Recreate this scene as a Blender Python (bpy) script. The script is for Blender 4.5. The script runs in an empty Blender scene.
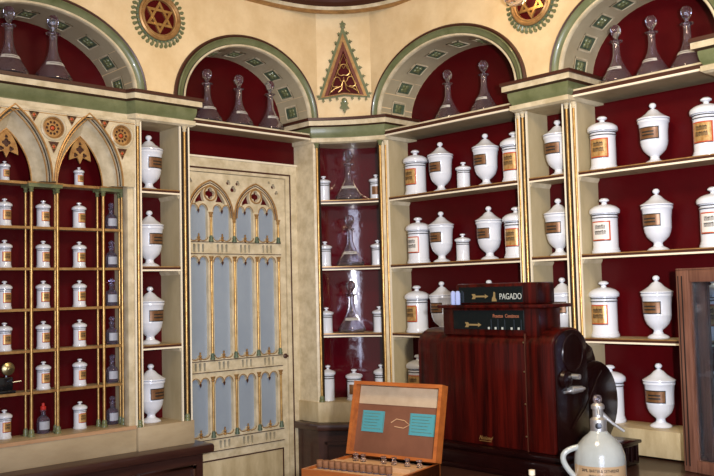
import bpy, bmesh, math, random
from mathutils import Matrix, Vector
random.seed(7)
PI = math.pi
C = bpy.context.scene.collection
SC = bpy.context.scene
# ------------------------------------------------------------ camera
EZ = 1.6
RR = Vector((0.72954, -0.68352, -0.02394)); DD = Vector((0.02449, 0.06108, -0.99783)); FF = Vector((0.6835, 0.72737, 0.0613))
cam = bpy.data.cameras.new('camera'); cam.sensor_width = 36; cam.lens = 864.85 / 714 * 36; cam.clip_start = .02
co = bpy.data.objects.new('camera', cam); C.objects.link(co)
co.matrix_world = Matrix.Translation((0, 0, EZ)) @ Matrix((RR, -DD, -FF)).transposed().to_4x4()
SC.camera = co
# ------------------------------------------------------------ world, light, exposure
w = bpy.data.worlds.new('world'); SC.world = w; w.use_nodes = True
bg = w.node_tree.nodes['Background']; bg.inputs[0].default_value = (1.0, .95, .90, 1); bg.inputs[1].default_value = .27
def area(name, loc, target, size, power, col, sy=None):
    l = bpy.data.lights.new(name, 'AREA'); l.energy = power; l.color = col; l.size = size
    if sy: l.shape = 'RECTANGLE'; l.size_y = sy
    o = bpy.data.objects.new(name, l); C.objects.link(o); o.location = loc
    o.rotation_euler = (Vector(target) - Vector(loc)).to_track_quat('-Z', 'Y').to_euler(); return o
fl = RR * .24 - DD * .10 + Vector((0, 0, EZ))
fs = bpy.data.lights.new('camera_flash', 'SPOT'); fs.energy = 290; fs.color = (1, .98, .97); fs.spot_size = math.radians(88); fs.spot_blend = 1; fs.shadow_soft_size = .035
fo = bpy.data.objects.new('camera_flash', fs); C.objects.link(fo); fo.location = fl; fo.rotation_euler = (FF + RR * .14 - DD * .06).to_track_quat('-Z', 'Y').to_euler()
area('window_daylight', (-.7, -1.1, 1.45), (2.9, 3.1, 1.45), 1.5, 74, (.66, .74, 1), 2.4)
area('ceiling_lamp', (1.5, 1.3, 3.0), (1.9, 2.0, 0), .5, 24, (1, .78, .48))
SC.view_settings.view_transform = 'Standard'; SC.view_settings.look = 'None'; SC.view_settings.gamma = 1
SC.view_settings.exposure = 0.24

# ------------------------------------------------------------ materials
def mat(name, col, rough=.5, metal=0, var=0, vscale=8, col2=None, bump=0, bscale=40, coat=0, trans=0, ior=1.45, spec=.5, stretch=None, emit=0):
    m = bpy.data.materials.new(name); m.use_nodes = True; nt = m.node_tree; b = nt.nodes['Principled BSDF']
    b.inputs['Base Color'].default_value = (*col, 1); b.inputs['Roughness'].default_value = rough; b.inputs['Metallic'].default_value = metal
    b.inputs['Coat Weight'].default_value = coat; b.inputs['Coat Roughness'].default_value = .06
    b.inputs['Transmission Weight'].default_value = trans; b.inputs['IOR'].default_value = ior
    b.inputs['Specular IOR Level'].default_value = spec
    if emit: b.inputs['Emission Color'].default_value = (*col, 1); b.inputs['Emission Strength'].default_value = emit
    if col2 or bump:
        tc = nt.nodes.new('ShaderNodeTexCoord'); mp = nt.nodes.new('ShaderNodeMapping'); nt.links.new(tc.outputs['Object'], mp.inputs[0])
        if stretch: mp.inputs['Scale'].default_value = stretch
        if col2:
            n = nt.nodes.new('ShaderNodeTexNoise'); n.inputs['Scale'].default_value = vscale; n.inputs['Detail'].default_value = 6; n.inputs['Roughness'].default_value = .62
            nt.links.new(mp.outputs[0], n.inputs['Vector'])
            r = nt.nodes.new('ShaderNodeValToRGB'); r.color_ramp.elements[0].position = .5 - var; r.color_ramp.elements[1].position = .5 + var
            r.color_ramp.elements[0].color = (*col, 1); r.color_ramp.elements[1].color = (*col2, 1)
            nt.links.new(n.outputs['Fac'], r.inputs[0]); nt.links.new(r.outputs[0], b.inputs['Base Color'])
        if bump:
            n2 = nt.nodes.new('ShaderNodeTexNoise'); n2.inputs['Scale'].default_value = bscale; n2.inputs['Detail'].default_value = 3
            nt.links.new(mp.outputs[0], n2.inputs['Vector'])
            bp = nt.nodes.new('ShaderNodeBump'); bp.inputs['Strength'].default_value = bump; bp.inputs['Distance'].default_value = .01
            nt.links.new(n2.outputs['Fac'], bp.inputs['Height']); nt.links.new(bp.outputs[0], b.inputs['Normal'])
    return m
M = dict(
    wall=mat('wall_plaster', (.86, .66, .38), .5, var=.14, vscale=6, col2=(.72, .52, .27), bump=.15, bscale=30),
    cream=mat('cream_paint', (.60, .50, .31), .42, var=.14, vscale=11, col2=(.40, .31, .17), bump=.1, stretch=(1, 1, .35)),
    cream2=mat('pale_cream_paint', (.72, .62, .43), .3, var=.15, vscale=16, col2=(.50, .41, .25)),
    dimcream=mat('dim_lit_cream_paint', (.50, .40, .25), .45, var=.2, vscale=9, col2=(.36, .27, .16), bump=.1, stretch=(.35, 1, 1)),  # cream darkened for left plinths, weaker flash there put into the colour
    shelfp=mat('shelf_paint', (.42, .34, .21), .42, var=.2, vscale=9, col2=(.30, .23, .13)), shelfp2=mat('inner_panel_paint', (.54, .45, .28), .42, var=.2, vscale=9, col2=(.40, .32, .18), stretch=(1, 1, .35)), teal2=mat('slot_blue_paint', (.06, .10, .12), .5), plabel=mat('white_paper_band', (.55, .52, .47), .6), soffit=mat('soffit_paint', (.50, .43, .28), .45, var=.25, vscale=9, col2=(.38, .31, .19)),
    white=mat('ivory_line', (.85, .76, .58), .4),
    green=mat('sage_green_paint', (.115, .13, .052), .35, var=.18, vscale=14, col2=(.19, .205, .098), coat=.3),
    dgreen=mat('deep_green_paint', (.04, .07, .045), .4, var=.2, vscale=30, col2=(.13, .17, .10)),
    red=mat('dark_red_panel', (.080, .0018, .0035), .35, var=.25, vscale=3, col2=(.048, .0009, .0020), spec=.18, bump=.05, bscale=12),
    glossred=mat('glossy_red_lacquer', (.075, .002, .006), .12, bump=.45, bscale=9, coat=.9),
    brown=mat('brown_line', (.06, .018, .010), .4),
    dark=mat('black_line', (.018, .012, .010), .4),
    gold=mat('gilding', (.62, .40, .14), .34, .75, var=.2, vscale=40, col2=(.38, .20, .06)),
    gilt=mat('old_gilt_paint', (.50, .30, .11), .38, .35, var=.2, vscale=30, col2=(.28, .13, .04)),
    ceramic=mat('white_porcelain', (.72, .745, .81), .16, coat=.5, spec=.5),
    cream_foot=mat('aged_porcelain', (.72, .60, .42), .2, coat=.4),
    lgold=mat('label_gold', (.42, .20, .05), .3, .35, var=.15, vscale=60, col2=(.62, .40, .16)),
    lbrown=mat('label_brown', (.15, .062, .022), .35, .2, var=.2, vscale=70, col2=(.24, .115, .045)),
    lwhite=mat('label_white', (.78, .74, .68), .4), lred=mat('label_red', (.50, .075, .018), .35), dred=mat('dull_red_brown', (.16, .035, .018), .4), crystal=mat('cut_crystal', (.30, .36, .62), .08, coat=1),
    ink=mat('label_ink', (.02, .015, .012), .5),
    glassblue=mat('pale_blue_glass', (.33, .385, .44), .22, var=.3, vscale=3, col2=(.24, .285, .35)),
    counter=mat('dark_walnut', (.035, .012, .009), .3, var=.25, vscale=12, col2=(.060, .024, .017), stretch=(.4, 1, 4), coat=.3),
    mahog=mat('mahogany', (.055, .0035, .002), .3, var=.13, vscale=11, col2=(.012, .001, .0008), stretch=(4, 4, .22), coat=.12, spec=.25),
    mahogd=mat('dark_mahogany', (.010, .002, .0018), .25, coat=.12, spec=.25, var=.2, vscale=9, col2=(.005, .001, .001)),
    oak=mat('orange_box_wood', (.40, .115, .020), .35, var=.22, vscale=10, col2=(.24, .060, .012), stretch=(1, 4, 4), coat=.2),
    boxin=mat('box_lining_wood', (.16, .062, .032), .5, var=.2, vscale=8, col2=(.11, .04, .02)),
    paper=mat('old_paper', (.40, .30, .20), .8, var=.2, vscale=20, col2=(.32, .23, .145)),
    paleoak=mat('pale_wood', (.55, .33, .18), .5, var=.2, vscale=10, col2=(.42, .24, .12), stretch=(1, 4, 4)),
    teal=mat('turquoise_paper', (.05, .22, .25), .7), cork=mat('cork', (.24, .105, .045), .8, var=.2, vscale=60, col2=(.12, .05, .02)),
    casew=mat('case_oak', (.22, .10, .065), .4, var=.2, vscale=12, col2=(.09, .035, .022), stretch=(7, 7, .4)),
    stone=mat('stoneware', (.36, .38, .37), .15, var=.2, vscale=10, col2=(.28, .30, .29), coat=.7, bump=.1, bscale=50),
    slabel=mat('stoneware_label', (.42, .29, .17), .3, var=.2, vscale=12, col2=(.33, .21, .11), coat=.4),
    chrome=mat('nickel', (.70, .70, .70), .36, .9), brass=mat('brass', (.36, .30, .15), .3, .9),
    black=mat('black_enamel', (.008, .008, .009), .18, coat=.5), blackglass=mat('black_glass', (.006, .010, .010), .06, coat=.8),
    signtext=mat('sign_white', (.40, .42, .38), .5), signgold=mat('sign_gold', (.22, .15, .06), .5), signred=mat('sign_brown_letters', (.30, .10, .05), .5),
    bluelabel=mat('blue_grey_label', (.30, .33, .42), .5, var=.3, vscale=90, col2=(.45, .46, .50)),
    redcap=mat('red_cap', (.5, .03, .02), .4), floor=mat('floor_tiles', (.16, .09, .05), .4, var=.2, vscale=4, col2=(.1, .05, .03)),
    orange=mat('orange_glow', (.75, .30, .06), .6),
)
def glassmat(name, col, dusty, dcol, rough=.03):
    m = bpy.data.materials.new(name); m.use_nodes = True; nt = m.node_tree; nt.nodes.remove(nt.nodes['Principled BSDF'])
    out = nt.nodes['Material Output']; g = nt.nodes.new('ShaderNodeBsdfGlass'); g.inputs['Color'].default_value = (*col, 1); g.inputs['Roughness'].default_value = rough; g.inputs['IOR'].default_value = 1.4
    d = nt.nodes.new('ShaderNodeBsdfDiffuse'); d.inputs[0].default_value = (*dcol, 1); mx = nt.nodes.new('ShaderNodeMixShader'); mx.inputs[0].default_value = dusty
    nt.links.new(g.outputs[0], mx.inputs[1]); nt.links.new(d.outputs[0], mx.inputs[2]); nt.links.new(mx.outputs[0], out.inputs[0]); return m
M['glass'] = glassmat('carafe_glass', (.98, .97, .99), .055, (.46, .40, .46))
M['bglass'] = glassmat('bottle_glass', (.86, .82, .92), .16, (.30, .27, .36))
M['pane'] = glassmat('case_glass', (.90, .95, 1), .02, (.3, .35, .4), .0)

# ------------------------------------------------------------ mesh helpers
class MB:
    def __init__(s): s.v = []; s.f = []; s.mi = []
    def add(s, vs, fs, mi=0):
        n = len(s.v); s.v += [Vector(v) for v in vs]; s.f += [tuple(i + n for i in f) for f in fs]; s.mi += [mi] * len(fs); return s
    def box(s, x0, x1, y0, y1, z0, z1, mi=0):
        return s.add([(x, y, z) for z in (z0, z1) for x, y in ((x0, y0), (x1, y0), (x1, y1), (x0, y1))],
                     [(3, 2, 1, 0), (4, 5, 6, 7), (0, 1, 5, 4), (1, 2, 6, 5), (2, 3, 7, 6), (3, 0, 4, 7)], mi)
    def lathe(s, pf, seg=28, c=(0, 0, 0), a0=0, a1=2 * PI, mi=0, axis='z', cap=None):
        if cap is None: cap = axis == 'z'
        full = abs(a1 - a0 - 2 * PI) < 1e-6; n = seg if full else seg + 1; vs = []
        for r, z in pf:
            for k in range(n):
                a = a0 + (a1 - a0) * k / seg; p = (r * math.cos(a), r * math.sin(a), z)
                if axis == 'x': p = (p[2], p[0], p[1])
                if axis == 'y': p = (p[0], -p[2], p[1])
                vs.append((p[0] + c[0], p[1] + c[1], p[2] + c[2]))
        fs = []
        for i in range(len(pf) - 1):
            for k in range(seg):
                k2 = (k + 1) % n; fs.append((i * n + k, i * n + k2, (i + 1) * n + k2, (i + 1) * n + k))
        if full and cap:
            if pf[0][0] > 1e-5: fs.append(tuple(reversed(range(n))))
            if pf[-1][0] > 1e-5: fs.append(tuple(range((len(pf) - 1) * n, len(pf) * n)))
        return s.add(vs, fs, mi)
    def tube(s, pts, r, seg=8, closed=False, mi=0):
        pts = [Vector(p) for p in pts]; n = len(pts); vs = []; rs = r if isinstance(r, (list, tuple)) else [r] * n; up = None
        for i, p in enumerate(pts):
            a = pts[i - 1] if (i or closed) else p; b = pts[(i + 1) % n] if (i < n - 1 or closed) else p
            t = (b - a).normalized()
            if up is None: up = t.orthogonal().normalized()
            up = (up - t * up.dot(t)); up = up.normalized() if up.length > 1e-6 else t.orthogonal().normalized()
            q = t.cross(up)
            for k in range(seg):
                an = 2 * PI * k / seg; vs.append(p + (up * math.cos(an) + q * math.sin(an)) * rs[i])
        fs = []
        for i in range(n if closed else n - 1):
            j = (i + 1) % n
            for k in range(seg): fs.append((i * seg + k, i * seg + (k + 1) % seg, j * seg + (k + 1) % seg, j * seg + k))
        if not closed: fs += [tuple(reversed(range(seg))), tuple(range((n - 1) * seg, n * seg))]
        return s.add(vs, fs, mi)
    def prism(s, poly, lo, hi, axis='z', mi=0):   # poly in the two other axes
        n = len(poly)
        def P(a, b, h): return {'z': (a, b, h), 'y': (a, h, b), 'x': (h, a, b)}[axis]
        vs = [P(a, b, lo) for a, b in poly] + [P(a, b, hi) for a, b in poly]
        return s.add(vs, [tuple(reversed(range(n))), tuple(range(n, 2 * n))] + [(i, (i + 1) % n, (i + 1) % n + n, i + n) for i in range(n)], mi)
    def loft(s, rings, closed=False, mi=0):
        n = len(rings[0]); vs = [p for r in rings for p in r]; fs = []
        for i in range(len(rings) - 1):
            for k in range(n if closed else n - 1): fs.append((i * n + k, i * n + (k + 1) % n, (i + 1) * n + (k + 1) % n, (i + 1) * n + k))
        return s.add(vs, fs, mi)
    def sweep(s, path, prof, mis=None):           # path: plan points (x,y); prof: (out,z), out to the path's right side; mitred
        P = [Vector((p[0], p[1])) for p in path]; n = len(P); dirs = [(P[i + 1] - P[i]).normalized() for i in range(n - 1)]; nor = []
        for i in range(n):
            a = dirs[max(i - 1, 0)]; b = dirs[min(i, n - 2)]; na = Vector((a.y, -a.x)); nb = Vector((b.y, -b.x)); m = (na + nb).normalized(); m = m / max(.35, m.dot(na)); nor.append(m)
        for j in range(len(prof) - 1):
            (o0, z0), (o1, z1) = prof[j], prof[j + 1]; mi = mis[j] if mis else 0
            s.loft([[(P[i] + nor[i] * o0).to_tuple() + (z0,) for i in range(n)], [(P[i] + nor[i] * o1).to_tuple() + (z1,) for i in range(n)]], mi=mi)
        for e in (0, n - 1):
            ring = [(P[e] + nor[e] * o).to_tuple() + (z,) for o, z in prof]; s.add(ring, [tuple(range(len(ring)))], mis[0] if mis else 0)
        return s
    def build(s, name, mats, parent=None, off=(0, 0, 0), bev=0, smooth=True, ang=38, xf=None):
        bm = bmesh.new(); o3 = Vector(off); vs = [bm.verts.new(((xf @ v) if xf else v) - o3) for v in s.v]
        for f, mi in zip(s.f, s.mi):
            try: fc = bm.faces.new([vs[i] for i in dict.fromkeys(f)]); fc.material_index = mi
            except ValueError: pass
        bmesh.ops.remove_doubles(bm, verts=bm.verts, dist=1e-5)
        bmesh.ops.recalc_face_normals(bm, faces=bm.faces)
        if bev:
            es = [e for e in bm.edges if len(e.link_faces) == 2 and e.calc_face_angle(0) > .8]
            bmesh.ops.bevel(bm, geom=es, offset=bev, segments=2, affect='EDGES', profile=.5, clamp_overlap=True)
        for f in bm.faces: f.smooth = smooth
        for e in bm.edges:
            if len(e.link_faces) == 2 and e.calc_face_angle(0) > math.radians(ang): e.smooth = False
        me = bpy.data.meshes.new(name); bm.to_mesh(me); bm.free()
        for m in (mats if isinstance(mats, (list, tuple)) else [mats]): me.materials.append(m)
        o = bpy.data.objects.new(name, me); C.objects.link(o)
        if parent: o.parent = parent
        return o
def tag(o, label=None, cat=None, group=None, kind=None):
    if label: o['label'] = label
    if cat: o['category'] = cat
    if group: o['group'] = group
    if kind: o['kind'] = kind
    return o
def empty(name, mw, label=None, cat=None, group=None, kind=None):
    o = bpy.data.objects.new(name, None); C.objects.link(o); o.empty_display_size = .05; o.matrix_world = mw
    return tag(o, label, cat, group, kind)
def copy_tree(o, parent=None):
    c = o.copy(); C.objects.link(c)
    if parent: c.parent = parent
    for ch in list(o.children): copy_tree(ch, c)
    return c
TMP = []
def flat(outer, holes=(), d0=0, d1=.01, bevel=0):  # plate with holes, outline in (u,z), thickness from d0 to d1 -> MB
    cu = bpy.data.curves.new('t', 'CURVE'); cu.dimensions = '2D'; cu.fill_mode = 'BOTH'; cu.extrude = abs(d1 - d0) / 2 - bevel; cu.bevel_depth = bevel; cu.bevel_resolution = 0
    for lp in [outer] + list(holes):
        sp = cu.splines.new('POLY'); sp.points.add(len(lp) - 1); sp.use_cyclic_u = True
        for p, q in zip(sp.points, lp): p.co = (q[0], q[1], 0, 1)
    ob = bpy.data.objects.new('t', cu); C.objects.link(ob); bpy.context.view_layer.update()
    me = bpy.data.meshes.new_from_object(ob.evaluated_get(bpy.context.evaluated_depsgraph_get()))
    dm = (d0 + d1) / 2; mb = MB(); mb.add([(v.co.x, dm + v.co.z, v.co.y) for v in me.vertices], [tuple(p.vertices) for p in me.polygons])
    bpy.data.objects.remove(ob); bpy.data.meshes.remove(me); bpy.data.curves.remove(cu); return mb
def text(txt, size, xf, name, m, parent, ext=.0004, squeeze=1, shear=0, bend=0):
    cu = bpy.data.curves.new('t', 'FONT'); cu.body = txt; cu.size = size; cu.extrude = ext; cu.align_x = 'CENTER'; cu.align_y = 'CENTER'; cu.shear = shear
    ob = bpy.data.objects.new('t', cu); C.objects.link(ob); bpy.context.view_layer.update()
    me = bpy.data.meshes.new_from_object(ob.evaluated_get(bpy.context.evaluated_depsgraph_get())); mb = MB()
    def q(v):
        if bend: a = v.x * squeeze / bend; return ((bend + v.z) * math.sin(a), -(bend + v.z) * math.cos(a), v.y)
        return (v.x * squeeze, -v.z, v.y)
    mb.add([q(v.co) for v in me.vertices], [tuple(p.vertices) for p in me.polygons])
    bpy.data.objects.remove(ob); bpy.data.curves.remove(cu); return mb.build(name, m, parent, xf=xf, smooth=False)
def rectp(u0, u1, z0, z1): return [(u0, z0), (u1, z0), (u1, z1), (u0, z1)]
def ell(cu, cz, a, b, n=24, t0=0, t1=2 * PI, incl=False): return [(cu + a * math.cos(t0 + (t1 - t0) * k / n), cz + b * math.sin(t0 + (t1 - t0) * k / n)) for k in range(n + (1 if incl else 0))]
def circ(cu, cz, r, n=20): return ell(cu, cz, r, r, n)
def foil(cu, cz, r, lobes=4, rot=0):               # quatrefoil / trefoil outline
    n = 14; out = []
    for k in range(lobes * n):
        t = 2 * PI * k / (lobes * n); out.append((cu + r * (.66 + .34 * abs(math.cos(lobes * (t - rot) / 2))) * math.cos(t), cz + r * (.66 + .34 * abs(math.cos(lobes * (t - rot) / 2))) * math.sin(t)))
    return out
def pointed(c, z, hw, h, n=12, full=True):          # pointed arch, left foot -> apex -> right foot
    R = (hw * hw + h * h) / (2 * hw); L = []
    a1 = math.atan2(h, R - hw)
    for k in range(n + 1):
        a = a1 * k / n; L.append((c - hw + R - R * math.cos(a), z + R * math.sin(a)))
    return L + [(2 * c - x, y) for x, y in reversed(L[:-1])]

# wall frames: (u, d, z): u runs to the right along the wall, d goes into the wall
Y0, X0 = 3.27, 3.0
FL = Matrix.Translation((0, Y0, 0))
FR = Matrix(((0, 1, 0, X0), (-1, 0, 0, 0), (0, 0, 1, 0), (0, 0, 0, 1)))
A = Vector((2.776, 3.262)); B = Vector((3.0, 2.982)); A2 = Vector((2.822, 3.27)); B2 = Vector((3.0, 3.062)); CM = (A + B) / 2; cdir = (B - A).normalized(); cnor = Vector((-cdir.y, cdir.x))   # cnor: into the corner
if cnor.x < 0: cnor = -cnor
c2 = (B2 - A2).normalized(); n2 = Vector((-c2.y, c2.x)); CM2 = (A2 + B2) / 2; n2 = n2 if n2.x > 0 else -n2
FC = Matrix(((c2.x, n2.x, 0, CM2.x), (c2.y, n2.y, 0, CM2.y), (0, 0, 1, 0), (0, 0, 0, 1)))
CW = (B - A).length / 2
def thing(name, F, u, d, z, label, cat, group=None, kind=None): return empty(name, F @ Matrix.Translation((u, d, z)), label, cat, group, kind)
DEP = .16; RX = X0 + DEP; LY = Y0 + DEP; DA = .225; RW = X0 + DA; LW_ = Y0 + DA
# ------------------------------------------------------------ shell
S = lambda o: tag(o, kind='structure')
S(MB().box(-3.0, 3.6, -3.0, 3.6, -.05, 0).build('floor', M['floor']))
S(MB().box(-.6, 3.6, -.6, 3.6, 3.12, 3.2).build('ceiling', M['wall']))
S(MB().box(-.6, 3.4, LW_, LW_ + .1, 0, 3.12).build('wall_left', M['red']))
S(MB().box(RW, RW + .1, -.6, LW_, 0, 3.12).build('wall_right', M['red']))
ZS = 2.462                                          # springing of the arches
arches_L = [(1.39, .46, .338), (2.402, .410, .348)]  # centre u, outer half width, outer rise
arches_R = [(-2.59, .465, .345), (-1.625, .375, .33)]
BAND = .052
def arcade(u0, u1, arches):
    pts = [(u0, ZS)]
    for c, a, b in arches: pts += ell(c, ZS, a - BAND, b - BAND, 28, PI, 0, True)
    pts += [(u1, ZS), (u1, 3.12), (u0, 3.12)]
    return flat(pts, d0=0, d1=DA)
o = S(arcade(-.6, A2.x, arches_L).build('wall_left_arcade', M['wall'])); o.matrix_world = FL
o = S(arcade(-B2.y, .6, arches_R).build('wall_right_arcade', M['wall'])); o.matrix_world = FR
def corner_curve(sag, n=10, off=0):
    out = []
    for k in range(n + 1):
        t = -1 + 2 * k / n; p = CM + cdir * (t * (CW)) + cnor * (sag * (1 - t * t) + off); out.append((p.x, p.y))
    return out
cw = [A2 + (B2 - A2) * (k / 10) + n2 * .014 * (1 - (k / 5 - 1) ** 2) for k in range(11)]
o = S(MB().prism([(v.x, v.y) for v in cw] + [(RW, B2.y), (RW, LW_), (A2.x, LW_)], ZS - .1, 3.12).build('wall_corner', M['wall']))
# arch mouldings
def arch_trim(F, c, a, b, name_i, n=40):
    r = empty('trim_%d' % name_i, F @ Matrix.Translation((c, 0, ZS)), kind='structure')
    def ring(prof, mname, pn):
        mb = MB(); rings = []
        for k in range(n + 1):
            t = PI * k / n; rings.append([((a + o) * math.cos(t), d, (b + o) * math.sin(t)) for o, d in prof])
        mb.loft(rings, closed=True); return mb.build(pn, M[mname], r)
    ring([(.004, .0), (.004, -.012), (-.002, -.018), (-.009, -.014), (-.010, 0)], 'brown', 'outer_bead')
    ring([(-.010, .0), (-.010, -.018), (-.014, -.021), (-.018, -.016), (-.026, -.010), (-.036, -.007), (-.040, -.006), (-.040, 0)], 'green', 'green_moulding')
    ring([(-.040, .0), (-.040, -.010), (-.042, -.010), (-.042, 0)], 'dark', 'dark_line')
    ring([(-.042, .0), (-.042, -.013), (-.050, -.013), (BAND * -1 - .002, -.006), (BAND * -1 - .002, .004)], 'cream2', 'inner_bead')
    ai, bi = a - BAND, b - BAND; N = 9
    MB().loft([[((ai - .0005) * math.cos(PI * k / n), d, (bi - .0005) * math.sin(PI * k / n)) for d in (.004, DA - .002)] + [((ai + .003) * math.cos(PI * k / n), d, (bi + .003) * math.sin(PI * k / n)) for d in (DA - .002, .004)] for k in range(n + 1)], closed=True).build('soffit', M['soffit'], r)
    for k in range(N):
        t = PI * (k + .5) / N; p = Vector((ai * math.cos(t), 0, bi * math.sin(t))); tg = Vector((-ai * math.sin(t), 0, bi * math.cos(t))).normalized(); inn = Vector((-tg.z, 0, tg.x))
        if inn.dot(p) > 0: inn = -inn
        M4 = Matrix((tg, Vector((0, 1, 0)), inn)).transposed().to_4x4(); M4.translation = p + inn * .001
        fr = MB(); h = .036; y0 = .075; y1 = y0 + .095
        for bx in ((-h, h, y0, y0 + .006), (-h, h, y1 - .006, y1), (-h, -h + .006, y0, y1), (h - .006, h, y0, y1)): fr.box(bx[0], bx[1], bx[2], bx[3], -.004, .004)
        f = fr.build('coffer_frame', M['cream2'], r, xf=M4)
        MB().box(-h + .006, h - .006, y0 + .006, y1 - .006, -.004, .001).build('coffer_panel', M['dgreen'], f, xf=M4)
        rs = MB(); cy = (y0 + y1) / 2
        for q in range(4):
            an = PI / 4 + q * PI / 2; rs.lathe([(0, .0075), (.008, .005), (.011, 0)], 10, (.013 * math.cos(an), cy + .015 * math.sin(an), .001))
        rs.lathe([(0, .012), (.006, .008), (.008, 0)], 10, (0, cy, .001)); rs.build('rosette', M['green'], f, xf=M4)
for i, (c, a, b) in enumerate(arches_L): arch_trim(FL, c, a, b, i + 1)
for i, (c, a, b) in enumerate(arches_R): arch_trim(FR, c, a, b, i + 3)
# impost / cornice mouldings  (out, z) top to bottom
CP = [(0, 2.462), (.040, 2.462), (.040, 2.449), (.034, 2.447), (.034, 2.424), (.020, 2.420), (.017, 2.418), (.017, 2.405), (.013, 2.385), (.005, 2.370), (.005, 2.366), (.012, 2.364), (.012, 2.345), (0, 2.338)]
CMI = [0, 0, 1, 2, 1, 1, 3, 3, 3, 3, 1, 2, 2]
CMT = [M['brown'], M['brown'], M['cream2'], M['green']]
def cornice(path, n, F=None):
    o = S(MB().sweep(path, CP, CMI).build('trim_%d' % n, CMT, ang=25)); return o
yP = Y0 - .03
cornice([(-.2, Y0 + .012), (1.772, Y0 + .012), (1.79, yP), (2.062, yP), (2.062, LW_)], 5)
cc0 = corner_curve(.018)
cornice([(A.x - .0, LW_), (A.x - .0, A.y)] + corner_curve(.018)[1:-1] + [(B.x, B.y), (RW, B.y)], 6)
cornice([(RW, 2.175), (X0 - .03, 2.175), (X0 - .03, 1.912), (RW, 1.912)], 7)
S(MB().prism([(p_[0] + cnor.x * .004, p_[1] + cnor.y * .004) for p_ in cc0] + [(RW, B.y), (RW, LW_), (A.x + .003, LW_)], 2.338, 2.461).build('trim_14', M['cream']))
cornice([(RW, 1.345), (X0 - .03, 1.345), (X0 - .03, .8), (RW, .8)], 8)
# solid piers behind the imposts
S(MB().box(1.79, 2.062, yP + .001, LW_, 2.338, 2.461).build('trim_9', M['cream']))
S(MB().box(X0 - .029, RW, 1.912, 2.175, 2.338, 2.461).build('trim_10', M['cream']))
S(MB().box(X0 - .029, RW, .8, 1.345, 2.338, 2.461).build('trim_11', M['cream']))
S(MB().box(-.2, 1.79, Y0 + .013, LW_, 2.338, 2.461).build('trim_12', M['cream']))
# crown moulding under the ceiling, rounded at the corner
crown = [(-.6, 3.25), (2.45, 3.25)]
for k in range(1, 15):
    t = k / 15; p = (Vector((2.45, 3.25)) * (1 - t) ** 2 + Vector((2.995, 3.25)) * 2 * t * (1 - t) + Vector((2.995, 2.72)) * t * t); crown.append((p.x, p.y))
crown += [(2.995, 2.72), (2.995, -.6)]
KP = [(-.02, 3.12), (.16, 3.12), (.16, 3.09), (.145, 3.085), (.13, 3.065), (.10, 3.055), (.09, 3.040), (.065, 3.035), (.055, 3.02), (.03, 3.006), (.02, 2.992), (-.02, 2.986)]
S(MB().sweep(crown, KP, [0, 0, 2, 0, 0, 0, 1, 0, 0, 1, 2]).build('trim_13', [M['brown'], M['cream2'], M['gilt']], ang=25))

# ------------------------------------------------------------ wall ornaments
def star_medallion(F, u, z, label):
    t = thing('wall_medallion', F, u, 0, z, label, 'wall ornament', 'star medallions between the arches')
    g = MB()
    for k in range(34):
        a = 2 * PI * k / 34; ca, sa = math.cos(a), math.sin(a)
        g.tube([(.104 * ca, -.008, .104 * sa), (.122 * ca, -.010, .122 * sa)], .0050, 6)
        g.lathe([(0, .012), (.006, .010), (.0085, 0)], 8, (.125 * ca, -.0, .125 * sa), axis='y')
    g.build('beaded_ring', M['green'], t)
    MB().lathe([(.108, .001), (.108, .010), (.102, .012), (.100, .006)], 48, axis='y').build('green_band', M['dgreen'], t)
    MB().lathe([(.101, .0), (.101, .018), (.094, .022), (.088, .016), (.084, .016), (.080, .020), (.076, .018), (.074, .004)], 48, axis='y').build('gilt_ring', M['gilt'], t)
    MB().lathe([(0, .006), (.078, .006), (.078, 0)], 40, axis='y').build('red_disc', M['red'], t)
    st = MB(); R = .073
    for s in (0, 1):
        P = [(R * math.cos(PI / 2 + s * PI + k * 2 * PI / 3), R * math.sin(PI / 2 + s * PI + k * 2 * PI / 3)) for k in range(3)]
        Q = [(x * .70, y * .70) for x, y in P]
        f = flat(P, [Q], -.013 - .001 * s, -.005); st.add(f.v, f.f)
    st.build('star', M['gold'], t)
    return t
star_medallion(FL, 1.918, 2.806, 'round six-pointed gilt star medallion on the left wall, unobstructed')
star_medallion(FR, -2.080, 2.795, 'round six-pointed gilt star medallion on the right wall, behind the glass lamp')
# triangular ornament on the corner
t = thing('triangular_ornament', FC, 0, .004, 2.485, 'tall triangular gothic ornament with green crockets on the curved corner wall', 'wall ornament')
H0, HW = .445, .125
o3 = [(0, H0 - .01), (-HW, .085), (0, .055 + .045), (HW, .085)]
def off3(s): return [(0, .10 + (H0 - .11) * s + .02 * (1 - s)), (-HW * s, .13 - .045 * s), (0, .135 - .035 * s), (HW * s, .13 - .045 * s)]
flat(off3(1.06), [off3(.93)], -.014, .010).build('green_border', M['green'], t)
flat(off3(.93), [off3(.80)], -.020, .01).build('gilt_border', M['gilt'], t)
flat(off3(.80), [off3(.66)], -.013, .01).build('red_border', M['dred'], t)
flat(off3(.66), [], -.004, .012).build('red_field', M['red'], t)
tr = MB()
def tubeuv(mb, pts, r, d, closed=False): mb.tube([(u, d, z) for u, z in pts], r, 6, closed)
for c_, r_, lob in (((0, .225), .032, 3), ((-.034, .165), .028, 3), ((.034, .165), .028, 3)):
    tubeuv(tr, foil(c_[0], c_[1], r_, lob, PI / 2), .0028, -.010, True)
tubeuv(tr, off3(.60), .0032, -.010, True)
tubeuv(tr, [(0, .36), (-.016, .30), (-.020, .265), (0, .235), (.020, .265), (.016, .30), (0, .36)], .0032, -.010)
tubeuv(tr, [(-.068, .118), (-.045, .135), (-.015, .145), (0, .175), (.015, .145), (.045, .135), (.068, .118)], .0032, -.012)
tubeuv(tr, [(-.03, .115), (-.012, .130), (0, .190), (.012, .130), (.03, .115)], .003, -.012)
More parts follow.
